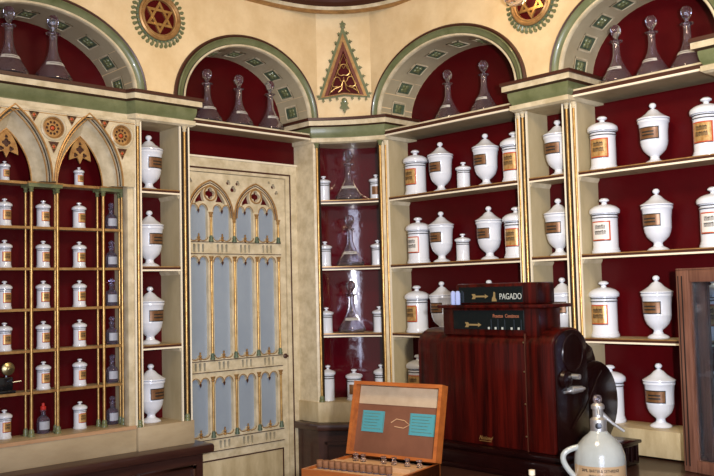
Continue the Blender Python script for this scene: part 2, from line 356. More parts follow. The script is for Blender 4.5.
tr.build('tracery', M['gold'], t)
def leaf(mb, u, z, ang, s):
    pts = [(0, -.25), (.35, -.05), (.9, -.45), (1.0, .1), (1.6, 0), (1.0, .35), (.9, .85), (.45, .5), (0, .6)]
    ca, sa = math.cos(ang), math.sin(ang); f = flat([(u + s * (x * ca - y * sa), z + s * (x * sa + y * ca)) for x, y in pts], [], -.016, .012); mb.add(f.v, f.f)
for sgn in (-1, 1):
    p0 = Vector((0, H0)); p1 = Vector((sgn * HW * 1.02, .085))
    for k in range(8):
        p = p0.lerp(p1, (k + .7) / 8); cr = MB(); leaf(cr, p.x, p.y, (0.25 if sgn > 0 else PI - .25), .0125); cr.build('crocket', M['green'], t)
    for k in range(3):
        p = Vector((sgn * HW * .95, .082)).lerp(Vector((0, .098)), (k + .3) / 3.4); cr = MB(); leaf(cr, p.x, p.y, -PI / 2, .011); cr.build('crocket', M['green'], t)
for z_, s_ in ((.455, .014), (.05, -.022)):
    f = flat([(0, z_ + s_ * 1.9), (-abs(s_) * .45, z_ + s_ * .9), (-abs(s_) * 1.1, z_ + s_ * .7), (-abs(s_) * .6, z_ + s_ * .1), (-abs(s_) * .9, z_ - s_ * .5), (0, z_ - s_ * .9), (abs(s_) * .9, z_ - s_ * .5), (abs(s_) * .6, z_ + s_ * .1), (abs(s_) * 1.1, z_ + s_ * .7), (abs(s_) * .45, z_ + s_ * .9)], [], -.018, .012); f.build('finial', M['green'], t)
MB().lathe([(0, .024), (.012, .020), (.015, 0)], 12, (0, 0, .072), axis='y').build('boss', M['green'], t)

# ------------------------------------------------------------ shelf units
def col(mb, u, d, z0, z1, r): mb.lathe([(r, z0), (r, z1)], 12, (u, d, 0))
def colonnette(t, off, u, d, z0, z1, r=.0065, gilt='gold', cap='green', bs='green'):
    k = MB(); k.lathe([(r, z0 + .03), (r, z1 - .022)], 14, (u, d, 0)); p = k.build('colonnette', M[gilt], t, off)
    MB().lathe([(r * 2.1, z0), (r * 2.1, z0 + .007), (r * 1.6, z0 + .012), (r * 1.8, z0 + .020), (r * 1.1, z0 + .03)], 14, (u, d, 0)).build('base', M[bs], p, off)
    MB().lathe([(r * 1.0, z1 - .024), (r * 1.6, z1 - .018), (r * 1.2, z1 - .014), (r * 1.9, z1 - .004), (r * 2.2, z1)], 14, (u, d, 0)).build('capital', M[cap], p, off)
    return p
ZB, ZF = .965, 1.063
SH = (2.055, 1.725, 1.395)
def shelf_unit(F, u0, u1, label, posts, shelves=SH, front=0, top=None, plinth=True, side='l'):
    off = (u0, 0, ZB); t = thing('shelf_unit', F, u0, 0, ZB, label, 'shelf unit')
    if plinth: MB().box(u0, u1, front - .012, DEP - .002, ZB, ZF).build('plinth', M['dimcream' if front < -.02 else 'cream'], t, off, bev=.002)
    MB().box(u0 + .002, u1 - .002, DEP - .012, DEP - .001, ZF, 2.337).build('back_panel', M['red'], t, off)
    for a, b in posts:
        MB().box(a, b, front + .004, DEP - .012, ZF, 2.338).build('side_panel', M['shelfp2'], t, off)
        f = MB()
        f.box(a - .003, a + .004, front - .001, front + .007, ZF, 2.338); f.box(b - .004, b + .003, front - .001, front + .007, ZF, 2.338); f.build('edge_bead', M['white'], t, off)
        MB().box(a + .004, b - .004, front + .001, front + .005, ZF, 2.338).build('dark_fillet', M['dark'], t, off)
        colonnette(t, off, (a + b) / 2, front + .000, ZF, 2.338, .0062, cap='cream2')
    for i in range(len(posts) - 1):
        a = posts[i][1]; b = posts[i + 1][0]
        for z in shelves:
            s = MB().box(a, b, front + .006, DEP - .012, z - .018, z).build('shelf', M['shelfp'], t, off)
            MB().box(a, b, front, front + .006, z - .020, z - .013).build('ivory_edge', M['white'], s, off)
            MB().box(a, b, front + .001, front + .006, z - .013, z - .004).build('dark_edge', M['brown'], s, off)
            MB().box(a, b, front + .000, front + .006, z - .004, z).build('gilt_edge', M['gilt'], s, off)
            if side == 'l': MB().prism([(a, z - .018), (a + .010, z - .018), (a + .008, z - .026), (a + .002, z - .036), (a, z - .036)], front + .012, DEP - .014, 'y').build('bracket', M['cream2'], s, off)
            else: MB().prism([(b, z - .018), (b - .010, z - .018), (b - .008, z - .026), (b - .002, z - .036), (b, z - .036)], front + .012, DEP - .014, 'y').build('bracket', M['cream2'], s, off)
    return t, off
shelf_unit(FL, 1.787, 2.055, 'narrow cream shelf unit of urn jars between the gothic cabinet and the door', [(1.787, 1.815), (2.006, 2.050)], front=-.022, side='r')
shelf_unit(FR, -2.982, -2.168, 'wide cream and red shelf unit between corner niche and narrow pier', [(-2.982, -2.962), (-2.186, -2.168)])
shelf_unit(FR, -2.166, -1.912, 'narrow pier shelf unit of urn jars right of the cash register sign', [(-2.166, -2.130), (-1.952, -1.912)], front=-.006)
shelf_unit(FR, -1.910, -.85, 'wide shelf unit at the right edge behind the oak display case', [(-1.910, -1.896), (-.864, -.85)])
# carafe shelves in the arches
def carafe_shelf(F, u0, u1, label):
    t = thing('carafe_shelf', F, u0, 0, 2.36, label, 'shelf'); off = (u0, 0, 2.36)
    MB().box(u0, u1, .008, DA - .001, 2.362, 2.388).build('board', M['shelfp'], t, off)
    MB().box(u0, u1, -.004, .008, 2.358, 2.366).build('ivory_edge', M['white'], t, off)
    MB().box(u0, u1, .000, .008, 2.366, 2.382).build('brown_edge', M['brown'], t, off)
    MB().box(u0, u1, -.002, .008, 2.382, 2.389).build('gilt_edge', M['cream2'], t, off)
carafe_shelf(FL, 2.064, 2.774, 'cream shelf over the door carrying three carafes')
carafe_shelf(FR, -2.980, -2.177, 'cream shelf under the middle right arch carrying two carafes')
carafe_shelf(FR, -1.910, -1.347, 'cream shelf under the far right arch carrying three carafes')

# ------------------------------------------------------------ corner niche
t = empty('corner_niche', Matrix.Translation((A.x, A.y, ZB)), 'narrow curved corner niche with glossy red back and small jars', 'shelf unit'); off = (A.x, A.y, ZB)
x1, y1 = 2.800, 2.990
qc = [(x1 + .352 * math.sin(a), y1 + .352 * math.cos(a)) for a in [PI / 2 * k / 24 for k in range(25)]]
qo = [(x1 + .36 * math.sin(a), y1 + .36 * math.cos(a)) for a in [PI / 2 * k / 24 for k in range(25)]]
bk = MB(); bk.loft([[(x, y, ZF) for x, y in qc], [(x, y, 2.338) for x, y in qc]]); bk.loft([[(x, y, 2.338) for x, y in qo], [(x, y, ZF) for x, y in qo]])
bk.build('curved_back', M['glossred'], t, off)
front_c = corner_curve(.018, 12)
inner = front_c[0:1] + [(A.x, LY - .1)]
MB().prism([(A.x - .002, A.y - .004), (A.x + .018, A.y - .023), (x1 + .001, A.y + .01), (x1 + .003, LY - .004), (A.x - .002, LY - .004)], ZF, 2.338).build('left_jamb', M['cream2'], t, off)
MB().prism([(B.x - .002, B.y + .001), (B.x - .020, B.y + .026), (B.x + .012, B.y + .016), (RX - .004, B.y + .012), (RX - .004, B.y + .001)], ZF, 2.338).build('right_jamb', M['cream2'], t, off)
for P_, sg in ((A + cdir * .022, 1), (B - cdir * .020, -1)):
    colonnette(t, off, P_.x - cnor.x * .004, P_.y - cnor.y * .004, ZF, 2.338, .0070)
    q = P_ + cdir * sg * .010; MB().prism([(q.x - .003, q.y - .003), (q.x + .003, q.y - .003), (q.x + .003, q.y + .003), (q.x - .003, q.y + .003)], ZF, 2.338).build('dark_fillet', M['dark'], t, off)
def shelf_poly(d): return [(p[0] + cnor.x * d, p[1] + cnor.y * d) for p in corner_curve(.022, 12)][1:-1] + [(x, y) for x, y in reversed(qc)]
for z in SH:
    s = MB().prism(shelf_poly(.006), z - .016, z).build('shelf', M['shelfp'], t, off)
    e = corner_curve(.022, 14)[1:-1]
    MB().sweep(e, [(-.006, z), (0, z), (0, z - .004), (-.006, z - .004)]).build('gilt_edge', M['gilt'], s, off)
    MB().sweep(e, [(-.006, z - .004), (-.001, z - .004), (-.001, z - .013), (-.006, z - .013)]).build('dark_edge', M['brown'], s, off)
    MB().sweep(e, [(-.006, z - .013), (0, z - .013), (0, z - .019), (-.006, z - .019)]).build('ivory_edge', M['white'], s, off)
pl = [(A.x - .012, LY - .003), (A.x - .012, A.y - .016)] + [(p[0] - cnor.x * .014, p[1] - cnor.y * .014) for p in corner_curve(0, 4)][1:-1] + [(B.x - .012, B.y + .001), (RX - .003, B.y + .001), (RX - .003, LY - .003)]
MB().prism(pl, ZB, ZF).build('plinth', M['cream'], t, off, bev=.002)
# ------------------------------------------------------------ gothic cabinet (left)
PB = .30
t = thing('gothic_cabinet', FL, 1.0, 0, ZB, 'large cream gothic cabinet with pointed arches, gilt colonnettes and small jars', 'cabinet'); off = (1.0, 0, ZB)
UA, UR = 1.02, 1.786
MB().box(UA, UR, -.02, DEP - .002, ZB, ZF + .006).build('plinth', M['dimcream'], t, off, bev=.002)
MB().box(UA, UR, -.023, -.018, ZF - .006, ZF + .008).build('ledge_edge', M['paleoak'], t, off)
MB().box(UA, UR, DEP - .014, DEP - .001, ZF + .006, 2.337).build('back_panel', M['red'], t, off)
MB().box(1.780, 1.787, .03, DEP - .014, ZF + .006, 2.337).build('side_panel', M['shelfp2'], t, off)
MB().box(1.758, 1.787, -.012, .03, ZF + .006, 2.337).build('end_stile', M['cream2'], t, off, bev=.002)
ax = [.985, 1.285, 1.585]; ZC = 2.055; AH = .285
outer = [(UA, ZC)]
ho, arch_out = .145, []
pts = [(UA, ZC)]
for c in ax[1:]:
    a = pointed(c, ZC, ho, AH, 14); pts += a; arch_out.append((c, a))
pts += [(1.786, ZC), (1.786, 2.338), (UA, 2.338)]
holes = []
for rc in (1.435, 1.135): holes.append(circ(rc, 2.266, .046, 28))
holes.append(circ(1.727, 2.266, .046, 28))
flat(pts, holes, -.026, -.006).build('arched_spandrel', M['cream2'], t, off)
for c, a in arch_out:
    b = [(u, z) for u, z in pointed(c, ZC, .098, .205, 14)]
    MB().loft([[(u, -.024, z) for u, z in a], [(c + (u - c) * .97, -.006, ZC + (z - ZC) * .985) for u, z in a], [((u + x) / 2, .022, (z + y) / 2 + .004) for (u, z), (x, y) in zip(a, b)], [(u, .062, z) for u, z in b]]).build('splayed_reveal', M['cream2'], t, off)
    m2 = MB(); tubeuv(m2, a, .0045, -.028); tubeuv(m2, [(c + (u - c) * .90, ZC + (z - ZC) * .93) for u, z in a], .0028, -.010); m2.build('gilt_moulding', M['gilt'], t, off)
    m2 = MB(); tubeuv(m2, b, .0032, .060); m2.build('inner_gilt_bead', M['gilt'], t, off)
    m2 = MB(); tubeuv(m2, [(c + (u - c) * .955, ZC + (z - ZC) * .965) for u, z in a], .0022, -.016); m2.build('dark_bead', M['dark'], t, off)
    # pierced head inside the arch
    hd = pointed(c, ZC + .105, .046, .098, 8)
    ou = hd[:] + [(c + .028, ZC + .112), (c + .012, ZC + .118), (c, ZC + .092), (c - .012, ZC + .118), (c - .028, ZC + .112)]
    hp = flat(ou, [foil(c, ZC + .150, .017, 4), foil(c - .019, ZC + .127, .010, 3), foil(c + .019, ZC + .127, .010, 3), foil(c, ZC + .174, .007, 3, PI / 2)], .060, .068).build('pierced_head', M['gilt'], t, off)
    MB().prism([(c - .042, ZC + .116), (c + .042, ZC + .116), (c + .02, ZC + .165), (c, ZC + .195), (c - .02, ZC + .165)], .070, .074, 'y').build('head_backing', M['brown'], hp, off)
for rc in (1.435, 1.727, 1.135):
    q_ = 2.266
    MB().lathe([(.052, .024), (.052, .031), (.047, .034), (.043, .030), (.043, .018)], 36, (rc, 0, q_), axis='y').build('rosette_ring', M['cream2'], t, off)
    MB().lathe([(.043, .016), (.043, .025), (.038, .028), (.035, .018)], 36, (rc, 0, q_), axis='y').build('rosette_gilt_ring', M['gilt'], t, off)
    flat(circ(rc, q_, .036, 24), [circ(rc + .023 * math.cos(k * PI / 5), q_ + .023 * math.sin(k * PI / 5), .0055, 8) for k in range(10)] + [circ(rc, q_, .012, 10)], -.018, -.012).build('rosette_disc', M['gilt'], t, off)
    MB().lathe([(0, .010), (.045, .010)], 24, (rc, 0, q_), axis='y').build('rosette_backing', M['brown'], t, off)
    MB().lathe([(0, .022), (.007, .019), (.009, .012)], 12, (rc, 0, q_), axis='y').build('rosette_boss', M['lred'], t, off)
    for (du, dz, s_, r0) in ((-.078, .044, .021, 0), (.074, .044, .021, 0), (0, -.073, .021, PI)):
        if UA < rc + du < 1.765:
            tp = [(rc + du - s_, 2.262 + dz + (s_ * .7 if r0 == 0 else s_)), (rc + du + s_, 2.262 + dz + (s_ * .7 if r0 == 0 else s_)), (rc + du, 2.262 + dz - s_ * 1.1)]
            tb = MB().prism(tp, -.0275, -.020, 'y').build('spandrel_trefoil', M['brown'], t, off)
            g = MB(); g.tube([(x, -.028, y) for x, y in tp], .0018, 6, True); tubeuv(g, foil(rc + du, 2.262 + dz + .001, s_ * .45, 3, PI / 2), .0014, -.028, True); g.build('trefoil_tracery', M['gilt'], tb, off)
            MB().lathe([(0, .0295), (s_ * .2, .028), (s_ * .25, .0275)], 10, (rc + du, 0, 2.262 + dz + .002), axis='y').build('trefoil_boss', M['lred'], tb, off)
bl = MB()
for z_ in (2.318,): bl.box(UA, 1.786, -.0275, -.024, z_, z_ + .003)
bl.build('gilt_line', M['gilt'], t, off)
MB().box(UA, 1.786, -.030, -.022, 2.326, 2.338).build('top_bead', M['cream2'], t, off)
# colonnettes in pairs (front and back) and green entablature over the narrow bays
supp = (1.085, 1.185, 1.382, 1.488, 1.685, 1.770)
for u in supp:
    if u < 1.1: continue
    colonnette(t, off, u, .060, ZF + .006, ZC - .012, .0062)
    colonnette(t, off, u - .006 if u in (1.382, 1.685) else u + .008, .100, ZF + .006, ZC - .012, .0052)
for a, b in ((1.085, 1.185), (1.382, 1.488), (1.685, 1.770)):
    a2, b2 = a - .016, min(b + .016, 1.779)
    e = MB().prism([(a2, .045), (b2, .045), (b2 + .004 if b < 1.7 else b2, .112), (a2 - .004, .112)], ZC - .016, ZC - .002).build('entablature', M['green'], t, off)
    MB().prism([(a2 - .002, .042), (b2 + .002, .042), (b2 + .006 if b < 1.7 else b2, .112), (a2 - .006, .112)], ZC - .002, ZC + .004).build('gilt_cap', M['gilt'], e, off)
CZ = (1.884, 1.722, 1.5625, 1.402, 1.242)
for z in (ZC + .004,) + CZ:
    s = MB().box(UA, 1.78, .062, DEP - .014, z - .008, z).build('shelf', M['shelfp'], t, off)
    MB().box(UA, 1.78, .058, .0625, z - .010, z).build('gilt_edge', M['gilt'], s, off)
# ------------------------------------------------------------ door
DD_ = .128
t = thing('door_1', FL, 2.12, DD_, 0, None, None, kind='structure'); off = (2.12, DD_, 0)
def dplate(ou, holes, d0, d1, name, m, par=t, bevel=0): return flat(ou, holes, DD_ + d0, DD_ + d1, bevel).build(name, M[m], par, off)
uL, uRt = 2.085, 2.700
# casing
dplate([(2.064, 0), (2.064, 2.243), (2.786, 2.243), (2.786, 0), (2.705, 0), (2.705, 2.172), (2.064, 2.172)], [], -.004, .030, 'casing', 'cream2')
dplate([(2.064, 2.186), (2.064, 2.194), (2.735, 2.194), (2.735, 0), (2.728, 0), (2.728, 2.186)], [], -.006, .0, 'casing_dark_line', 'brown')
dplate([(2.064, 2.238), (2.064, 2.246), (2.788, 2.246), (2.788, 2.238)], [], -.012, .0, 'casing_bead', 'white')
LC = [2.1945, 2.3245, 2.4565, 2.5890]; LWH = .050     # light centres, half width
def light(c, z0, z1, top=True, n=7):
    w = LWH; q = w / 2; out = []
    # bottom: two concave lobes with a point up in the middle
    out += [(c - w + q - q * math.cos(PI * k / n), z0 + .018 - .018 * math.sin(PI * k / n)) for k in range(n + 1)]
    out += [(c + q - q * math.cos(PI * k / n), z0 + .018 - .018 * math.sin(PI * k / n)) for k in range(1, n + 1)]
    out += [(c + q + q * math.cos(PI * k / n), z1 - .028 + .028 * math.sin(PI * k / n)) for k in range(n + 1)]
    out += [(c - w + q + q * math.cos(PI * k / n), z1 - .028 + .028 * math.sin(PI * k / n)) for k in range(1, n + 1)]
    return out
holes = []
for c in LC:
    holes.append(light(c, 1.305, 1.775)); holes.append(light(c, .952, 1.215)); holes.append(light(c, 1.852, 2.018))
    for zb, zt in ((1.796, 1.836), (1.250, 1.288), (.888, .926)):
        for q in (-.024, 0, .024): holes.append([(c + q + .0060 * math.cos(k * PI / 5), (zt - .004 if k <= 5 else zb + .004) + .004 * math.sin(k * PI / 5)) for k in range(10)])
AXC = [2.2595, 2.5230]
for c in AXC:
    holes.append(foil(c, 2.072, .027, 4))
    for sg in (-1, 1): holes.append([(c + sg * x_, z_) for x_, z_ in ((.030, 2.034), (.060, 2.034), (.084, 2.022), (.080, 2.040), (.066, 2.060), (.050, 2.080), (.032, 2.098), (.039, 2.080), (.040, 2.062), (.036, 2.046))])
for u_, z_, q_ in ((2.391, 2.100, .017), (2.364, 2.130, .013), (2.418, 2.130, .013), (2.150, 2.128, .014), (2.132, 2.100, .010), (2.632, 2.128, .014), (2.652, 2.098, .011), (2.606, 2.146, .008)): holes.append(foil(u_, z_, q_, 3, PI / 2))
dplate([(2.100, .0), (2.702, .0), (2.702, 2.170), (2.100, 2.170)], holes, .004, .024, 'leaf', 'cream2')
MB().box(2.105, 2.698, DD_ + .022, DD_ + .026, .90, 2.030).build('glass', M['glassblue'], t, off)
for z_ in (1.816, 1.269, .907): MB().box(2.105, 2.698, DD_ + .0175, DD_ + .0215, z_ - .024, z_ + .024).build('slot_backing', M['teal2'], t, off)
MB().box(2.105, 2.698, DD_ + .0245, DD_ + .027, 2.020, 2.16).build('red_backing', M['red'], t, off)
g = MB(); dk = MB()
def on(c): return 0
for c in AXC:
    for hw_, h_, r_, dd in ((.128, .172, .0042, .000), (.113, .150, .0028, .002)):
        tubeuv(g, pointed(c, 1.962, hw_, h_, 12), r_, DD_ + dd)
    tubeuv(dk, pointed(c, 1.962, .121, .161, 12), .0022, DD_ + .002)
    g.lathe([(.030, -DD_ - .004), (.030, -DD_ + .002), (.036, -DD_ + .002), (.036, -DD_ - .004)], 24, (c, 0, 2.072), axis='y')
for c in LC: 
    for z_, sg in ((2.018, 1), (1.775, 1), (1.215, 1)):
        for q in (-.025, .025): tubeuv(g, ell(c + q, z_ - .026, .025, .030, 8, 0, PI, True), .0022, DD_ + .003)
    for z_ in (1.852, 1.305, .952):
        g.lathe([(0, z_ + .034), (.005, z_ + .028), (.002, z_ + .022), (.008, z_ + .014), (.003, z_ + .006), (.008, z_ - .002), (0, z_ - .006)], 10, (c, DD_ + .003, 0))
        for q in (-.025, .025): tubeuv(g, ell(c + q, z_ + .016, .025, -.018, 8, 0, PI, True), .0022, DD_ + .003)
    for z_ in (2.018, 1.775, 1.215): dk.lathe([(0, -.004), (.004, .004), (.006, .012), (0, .018)], 8, (c, DD_ + .003, z_ - .036))
g.build('gilt_tracery', M['gilt'], t, off); dk.build('dark_tracery', M['brown'], t, off)
DC = [2.130, 2.2595, 2.3905, 2.5230, 2.655]
for k, u in enumerate(DC):
    for z0, z1 in ((1.846, 1.985 if k % 2 else 1.962), (1.300, 1.778), (.944, 1.222)):
        colonnette(t, off, u, DD_ - .001, z0, z1, .0056, cap='gilt', bs='dgreen')
hg = MB()
for z_ in (1.845, 1.790, 1.295, 1.243, .935, .880): hg.box(2.115, 2.672, DD_ + .0, DD_ + .005, z_ - .0015, z_ + .0015)
hg.build('brown_lines', M['brown'], t, off)
MB().box(2.066, 2.776, DD_ + .010, DD_ + .016, 2.240, 2.361).build('overdoor_panel', M['red'], t, off)
MB().lathe([(.012, 0), (.012, .006), (.006, .010), (.005, .022), (.0, .024)], 14, (2.688, DD_ + .004, 1.288), axis='y').build('door_knob', M['brown'], t, off)
pn = MB(); pn.box(2.13, 2.66, DD_ - .001, DD_ + .005, .22, .84); pn.build('lower_panel', M['cream'], t, off, bev=.004)
hg = MB()
for a, b, c_, d_ in ((2.125, 2.665, .838, .843), (2.125, 2.665, .215, .22), (2.125, 2.13, .215, .843), (2.66, 2.665, .215, .843)): hg.box(a, b, DD_ - .003, DD_ + .005, c_, d_)
hg.build('panel_bead', M['brown'], t, off)

# ------------------------------------------------------------ counters
t = empty('left_counter', Matrix.Translation((1.0, 3.20, 0)), 'dark walnut counter under the gothic cabinet at left', 'counter'); off = (1.0, 3.20, 0)
MB().prism([(.9, 3.165), (2.112, 3.165), (2.112, LY - .002), (.9, LY - .002)], .925, .965).build('worktop', M['counter'], t, off, bev=.012)
MB().box(.9, 2.068, 3.195, LY - .002, 0, .925).build('carcass', M['counter'], t, off)
for a, b in ((.95, 1.30), (1.345, 1.69), (1.735, 2.03)):
    p = MB(); 
    for bx in ((a, b, .865, .885), (a, b, .08, .10), (a, a + .02, .08, .885), (b - .02, b, .08, .885)): p.box(bx[0], bx[1], 3.184, 3.196, bx[2], bx[3])
    p.build('panel_moulding', M['counter'], t, off, bev=.003)
t = empty('corner_counter', Matrix.Translation((2.85, 3.2, 0)), 'dark walnut counter below the curved corner niche', 'counter'); off = (2.85, 3.2, 0)
def cpoly(o_): return [(A.x - .012 - o_, LY - .003), (A.x - .012 - o_, A.y - .016 - o_ * .9), (B.x - .012 - o_ * .9, B.y - .006 - o_ * .4), (B.x - .012 - o_ * .9, 2.345), (RX - .003, 2.345), (RX - .003, LY - .003)]
MB().prism(cpoly(.035), .930, .964).build('worktop', M['counter'], t, off, bev=.008)
MB().prism(cpoly(.008), 0, .930).build('carcass', M['counter'], t, off)
cp = cpoly(.008); a_, b_ = Vector(cp[1]), Vector(cp[2]); dr = (b_ - a_).normalized(); nn = Vector((dr.y, -dr.x)); 
if nn.x > 0: nn = -nn
pm = MB()
for s0, s1, z0, z1 in ((.03, .31, .86, .875), (.03, .31, .08, .095), (.03, .045, .08, .875), (.295, .31, .08, .875)):
    q = [a_ + dr * s0, a_ + dr * s1, a_ + dr * s1 + nn * .008, a_ + dr * s0 + nn * .008]; pm.prism([(v.x, v.y) for v in q], z0, z1)
pm.build('panel_moulding', M['counter'], t, off)
t = empty('service_counter', Matrix.Translation((2.2, 1.6, 0)), 'dark walnut service counter carrying the cash register, siphon and open box', 'counter'); off = (2.2, 1.6, 0)
MB().prism([(1.84, 2.335), (2.30, 2.335), (RX - .21, 2.335), (RX - .004, 2.335), (RX - .004, .6), (1.70, .6), (1.70, 2.335)], .93, .9595).build('worktop', M['counter'], t, off, bev=.004)
MB().box(1.78, RX - .005, 1.0, 2.30, 0, .93).build('carcass', M['counter'], t, off)

# ------------------------------------------------------------ jars
def T_jar(name, lab, cat, lmat='lgold', h=.228, plain=False, band='ink'):
    k = h / .228; t = empty(name, Matrix.Identity(4), lab, cat); sc = lambda pf: [(r * k, z * k) for r, z in pf]
    MB().lathe(sc([(0, 0), (.055, 0), (.057, .004), (.056, .012), (.053, .014), (.053, .020), (.0505, .024), (.0505, .140), (.053, .143), (.053, .147), (.0505, .149), (.0505, .153), (.053, .155), (.053, .160)]), 32).build('body', M['ceramic'], t)
    for z in (.1420, .1535): MB().lathe(sc([(.0532, z), (.0540, z + .0015), (.0532, z + .0035)]), 32).build('painted_band', M[band], t)
    ld = MB().lathe(sc([(.0525, .160), (.060, .162), (.0615, .172), (.059, .180), (.047, .190), (.030, .197), (.012, .200), (.0095, .207), (.013, .210), (.020, .213), (.0205, .218), (.014, .224), (0, .226)]), 32).build('lid', M['ceramic'], t)
    if not plain:
        a = 42 * PI / 180; c = -PI / 2; R = .0505
        MB().lathe(sc([(R + .0006, .052), (R + .0006, .130)]), 14, a0=c - a - .10, a1=c + a + .10).build('label_border', M['lred'], t)
        MB().lathe(sc([(R + .0011, .057), (R + .0011, .125)]), 14, a0=c - a + .02, a1=c + a - .02).build('label_field', M[lmat], t)
        MB().lathe(sc([(R + .0012, .0500), (R + .0012, .0525)]), 14, a0=c - a - .06, a1=c + a + .06).build('label_lower_edge', M['ink'], t)
        sm = MB(); rr = (R + .0016) * k; rnd = random.Random(len(name) + int(h * 1000) + len(lab))
        for z, wd in ((.098, .9), (.076, 1.0)):
            ang = -a * .62 * wd
            while ang < a * .62 * wd:
                st = rnd.uniform(.04, .07); hh = .018 * rnd.uniform(.8, 1) * k
                sm.lathe([(rr, z * k), (rr, z * k + hh)], 1, a0=c + ang, a1=c + ang + st * .62)
                if rnd.random() < .6: sm.lathe([(rr, z * k + hh * .75), (rr, z * k + hh)], 1, a0=c + ang, a1=c + ang + st)
                ang += st * 1.15
        sm.build('faded_lettering', M['ink'], t)
    return t
def U_jar(name, lab, cat):
    t = empty(name, Matrix.Identity(4), lab, cat)
    MB().lathe([(0, 0), (.040, 0), (.042, .004), (.036, .010), (.020, .018), (.0165, .026), (.0175, .032), (.030, .042), (.042, .055), (.049, .072), (.0515, .086), (.0525, .088), (.0520, .091), (.0530, .130), (.0560, .158), (.0600, .163), (.0600, .171), (.0565, .173)], 32).build('body', M['ceramic'], t)
    MB().lathe([(.0565, .173), (.062, .175), (.0615, .179), (.046, .188), (.030, .199), (.019, .211), (.009, .217), (.0048, .220), (.010, .223), (.0138, .229), (.0125, .235), (.008, .240), (0, .2415)], 32).build('lid', M['ceramic'], t)
    a = 43 * PI / 180; c = -PI / 2
    MB().lathe([(.0540, .094), (.0548, .130), (.0560, .142)], 12, a0=c - a - .06, a1=c + a + .06).build('label_border', M['ink'], t)
    MB().lathe([(.0546, .098), (.0553, .130), (.0562, .138)], 12, a0=c - a, a1=c + a).build('label_field', M['lbrown'], t)
    m = MB(); 
    for z in (.108, .120): m.lathe([(.0556, z), (.0558, z + .006)], 8, a0=c - a * .6, a1=c + a * .6)
    m.build('faded_lettering', M['ink'], t); return t
def S_jar(name, lab, cat, h=.130, r=.034, label=False, tall=False):
    t = empty(name, Matrix.Identity(4), lab, cat); f = lambda pf: [(a * r / .034, b * h / .130) for a, b in pf]
    zb = .092 if not tall else .100
    MB().lathe(f([(0, 0), (.032, 0), (.0325, .006), (.0300, .008), (.030, zb - .004), (.032, zb)]), 26).build('body', M['ceramic'], t)
    for z in (zb - .016, zb - .008): MB().lathe(f([(.0303, z), (.0310, z + .0018), (.0303, z + .0036)]), 26).build('painted_band', M['ink'], t)
    MB().lathe(f([(.031, zb), (.036, zb + .001), (.0365, zb + .009), (.030, zb + .014), (.012, zb + .019), (.006, zb + .022), (.006, zb + .025), (.012, zb + .029), (.012, zb + .034), (0, zb + .038)]), 26).build('lid', M['ceramic'], t)
    if label:
        MB().lathe(f([(.0306, .025), (.0306, .066)]), 10, a0=-PI / 2 - .75, a1=-PI / 2 + .75).build('label_field', M['lbrown'], t)
    return t
def carafe(name, lab, cat):
    t = empty(name, Matrix.Identity(4), lab, cat)
    out = [(0, .0), (.060, .0), (.066, .006), (.067, .016), (.060, .030), (.046, .052), (.032, .076), (.021, .100), (.0155, .122), (.0140, .150), (.0145, .174), (.025, .182), (.0265, .184), (.018, .186)]
    inn = [(.0115, .182), (.0115, .150), (.0130, .122), (.0185, .100), (.0295, .076), (.0435, .052), (.0575, .030), (.064, .016), (.062, .008), (0, .005)]
    MB().lathe(out + inn, 28).build('flask', M['glass'], t)
    for z in (.060, .112): pass
    MB().lathe([(.0105, .165), (.0110, .186), (.0075, .190), (.0085, .197), (.0185, .212), (.0230, .226), (.0205, .240), (.012, .250), (0, .252)], 8).build('stopper', M['glass'], t)
    b = MB().lathe([(.0430, .059), (.0360, .0715)], 18, a0=-PI / 2 - .95, a1=-PI / 2 + .95).build('paper_band', M['plabel'] if 'plabel' in M else M['paper'], t)
    s = MB()
    for k in range(10): a = -PI / 2 - .55 + k * .11; s.lathe([(.0412, .0635), (.0388, .0680)], 1, a0=a, a1=a + .065)
    s.build('faded_lettering', M['ink'], b)
    return t
def bottle(name, lab, cat, red=False):
    t = empty(name, Matrix.Identity(4), lab, cat)
    MB().lathe([(0, 0), (.022, 0), (.024, .003), (.024, .052), (.021, .060), (.011, .068), (.0085, .073), (.0085, .086), (.0125, .088), (.0125, .092), (.009, .093)], 22).build('body', M['bglass'], t)
    if red: MB().lathe([(.010, .088), (.0115, .090), (.0115, .104), (.006, .108), (.006, .118), (0, .121)], 14).build('cap', M['redcap'], t)
    else: MB().lathe([(.007, .088), (.008, .094), (.006, .097), (.012, .103), (.012, .110), (.005, .116), (0, .117)], 8).build('stopper', M['bglass'], t)
    b = MB().lathe([(.0244, .016), (.0244, .048)], 14, a0=-PI / 2 - 1.0, a1=-PI / 2 + 1.0).build('label_paper', M['bluelabel'], t)
    return t
USED = {}
def put(proto, F, u, d, z, label, group, rz=0, s=1):
    first = proto.name not in USED; USED[proto.name] = 1
    o = proto if first else copy_tree(proto)
    o.matrix_world = F @ Matrix.Translation((u, d, z)) @ Matrix.Rotation(rz, 4, 'Z') @ Matrix.Scale(s, 4)
    o['label'] = label; o['group'] = group; return o
JT = T_jar('apothecary_jar', 'x', 'jar'); JW = T_jar('apothecary_jar', 'xx', 'jar', 'lwhite'); JU = U_jar('urn_jar', 'x', 'jar')
JS = S_jar('small_jar', 'x', 'jar'); JSL = S_jar('small_jar', 'x', 'jar', label=True); JP = S_jar('small_jar', 'x', 'jar', .165, .036, tall=True)
JC = T_jar('cabinet_jar', 'xxx', 'jar', h=.111); CF = carafe('carafe', 'x', 'carafe'); BT = bottle('glass_bottle', 'x', 'bottle'); BR = bottle('dropper_bottle', 'x', 'bottle', True)
rz = lambda: random.uniform(-.12, .12)
names = ['top shelf', 'second shelf', 'third shelf', 'bottom shelf']
D = .082
def W(i): return ['leftmost jar', 'urn jar second from left', 'small striped jar', 'urn jar second from right', 'rightmost jar'][i]
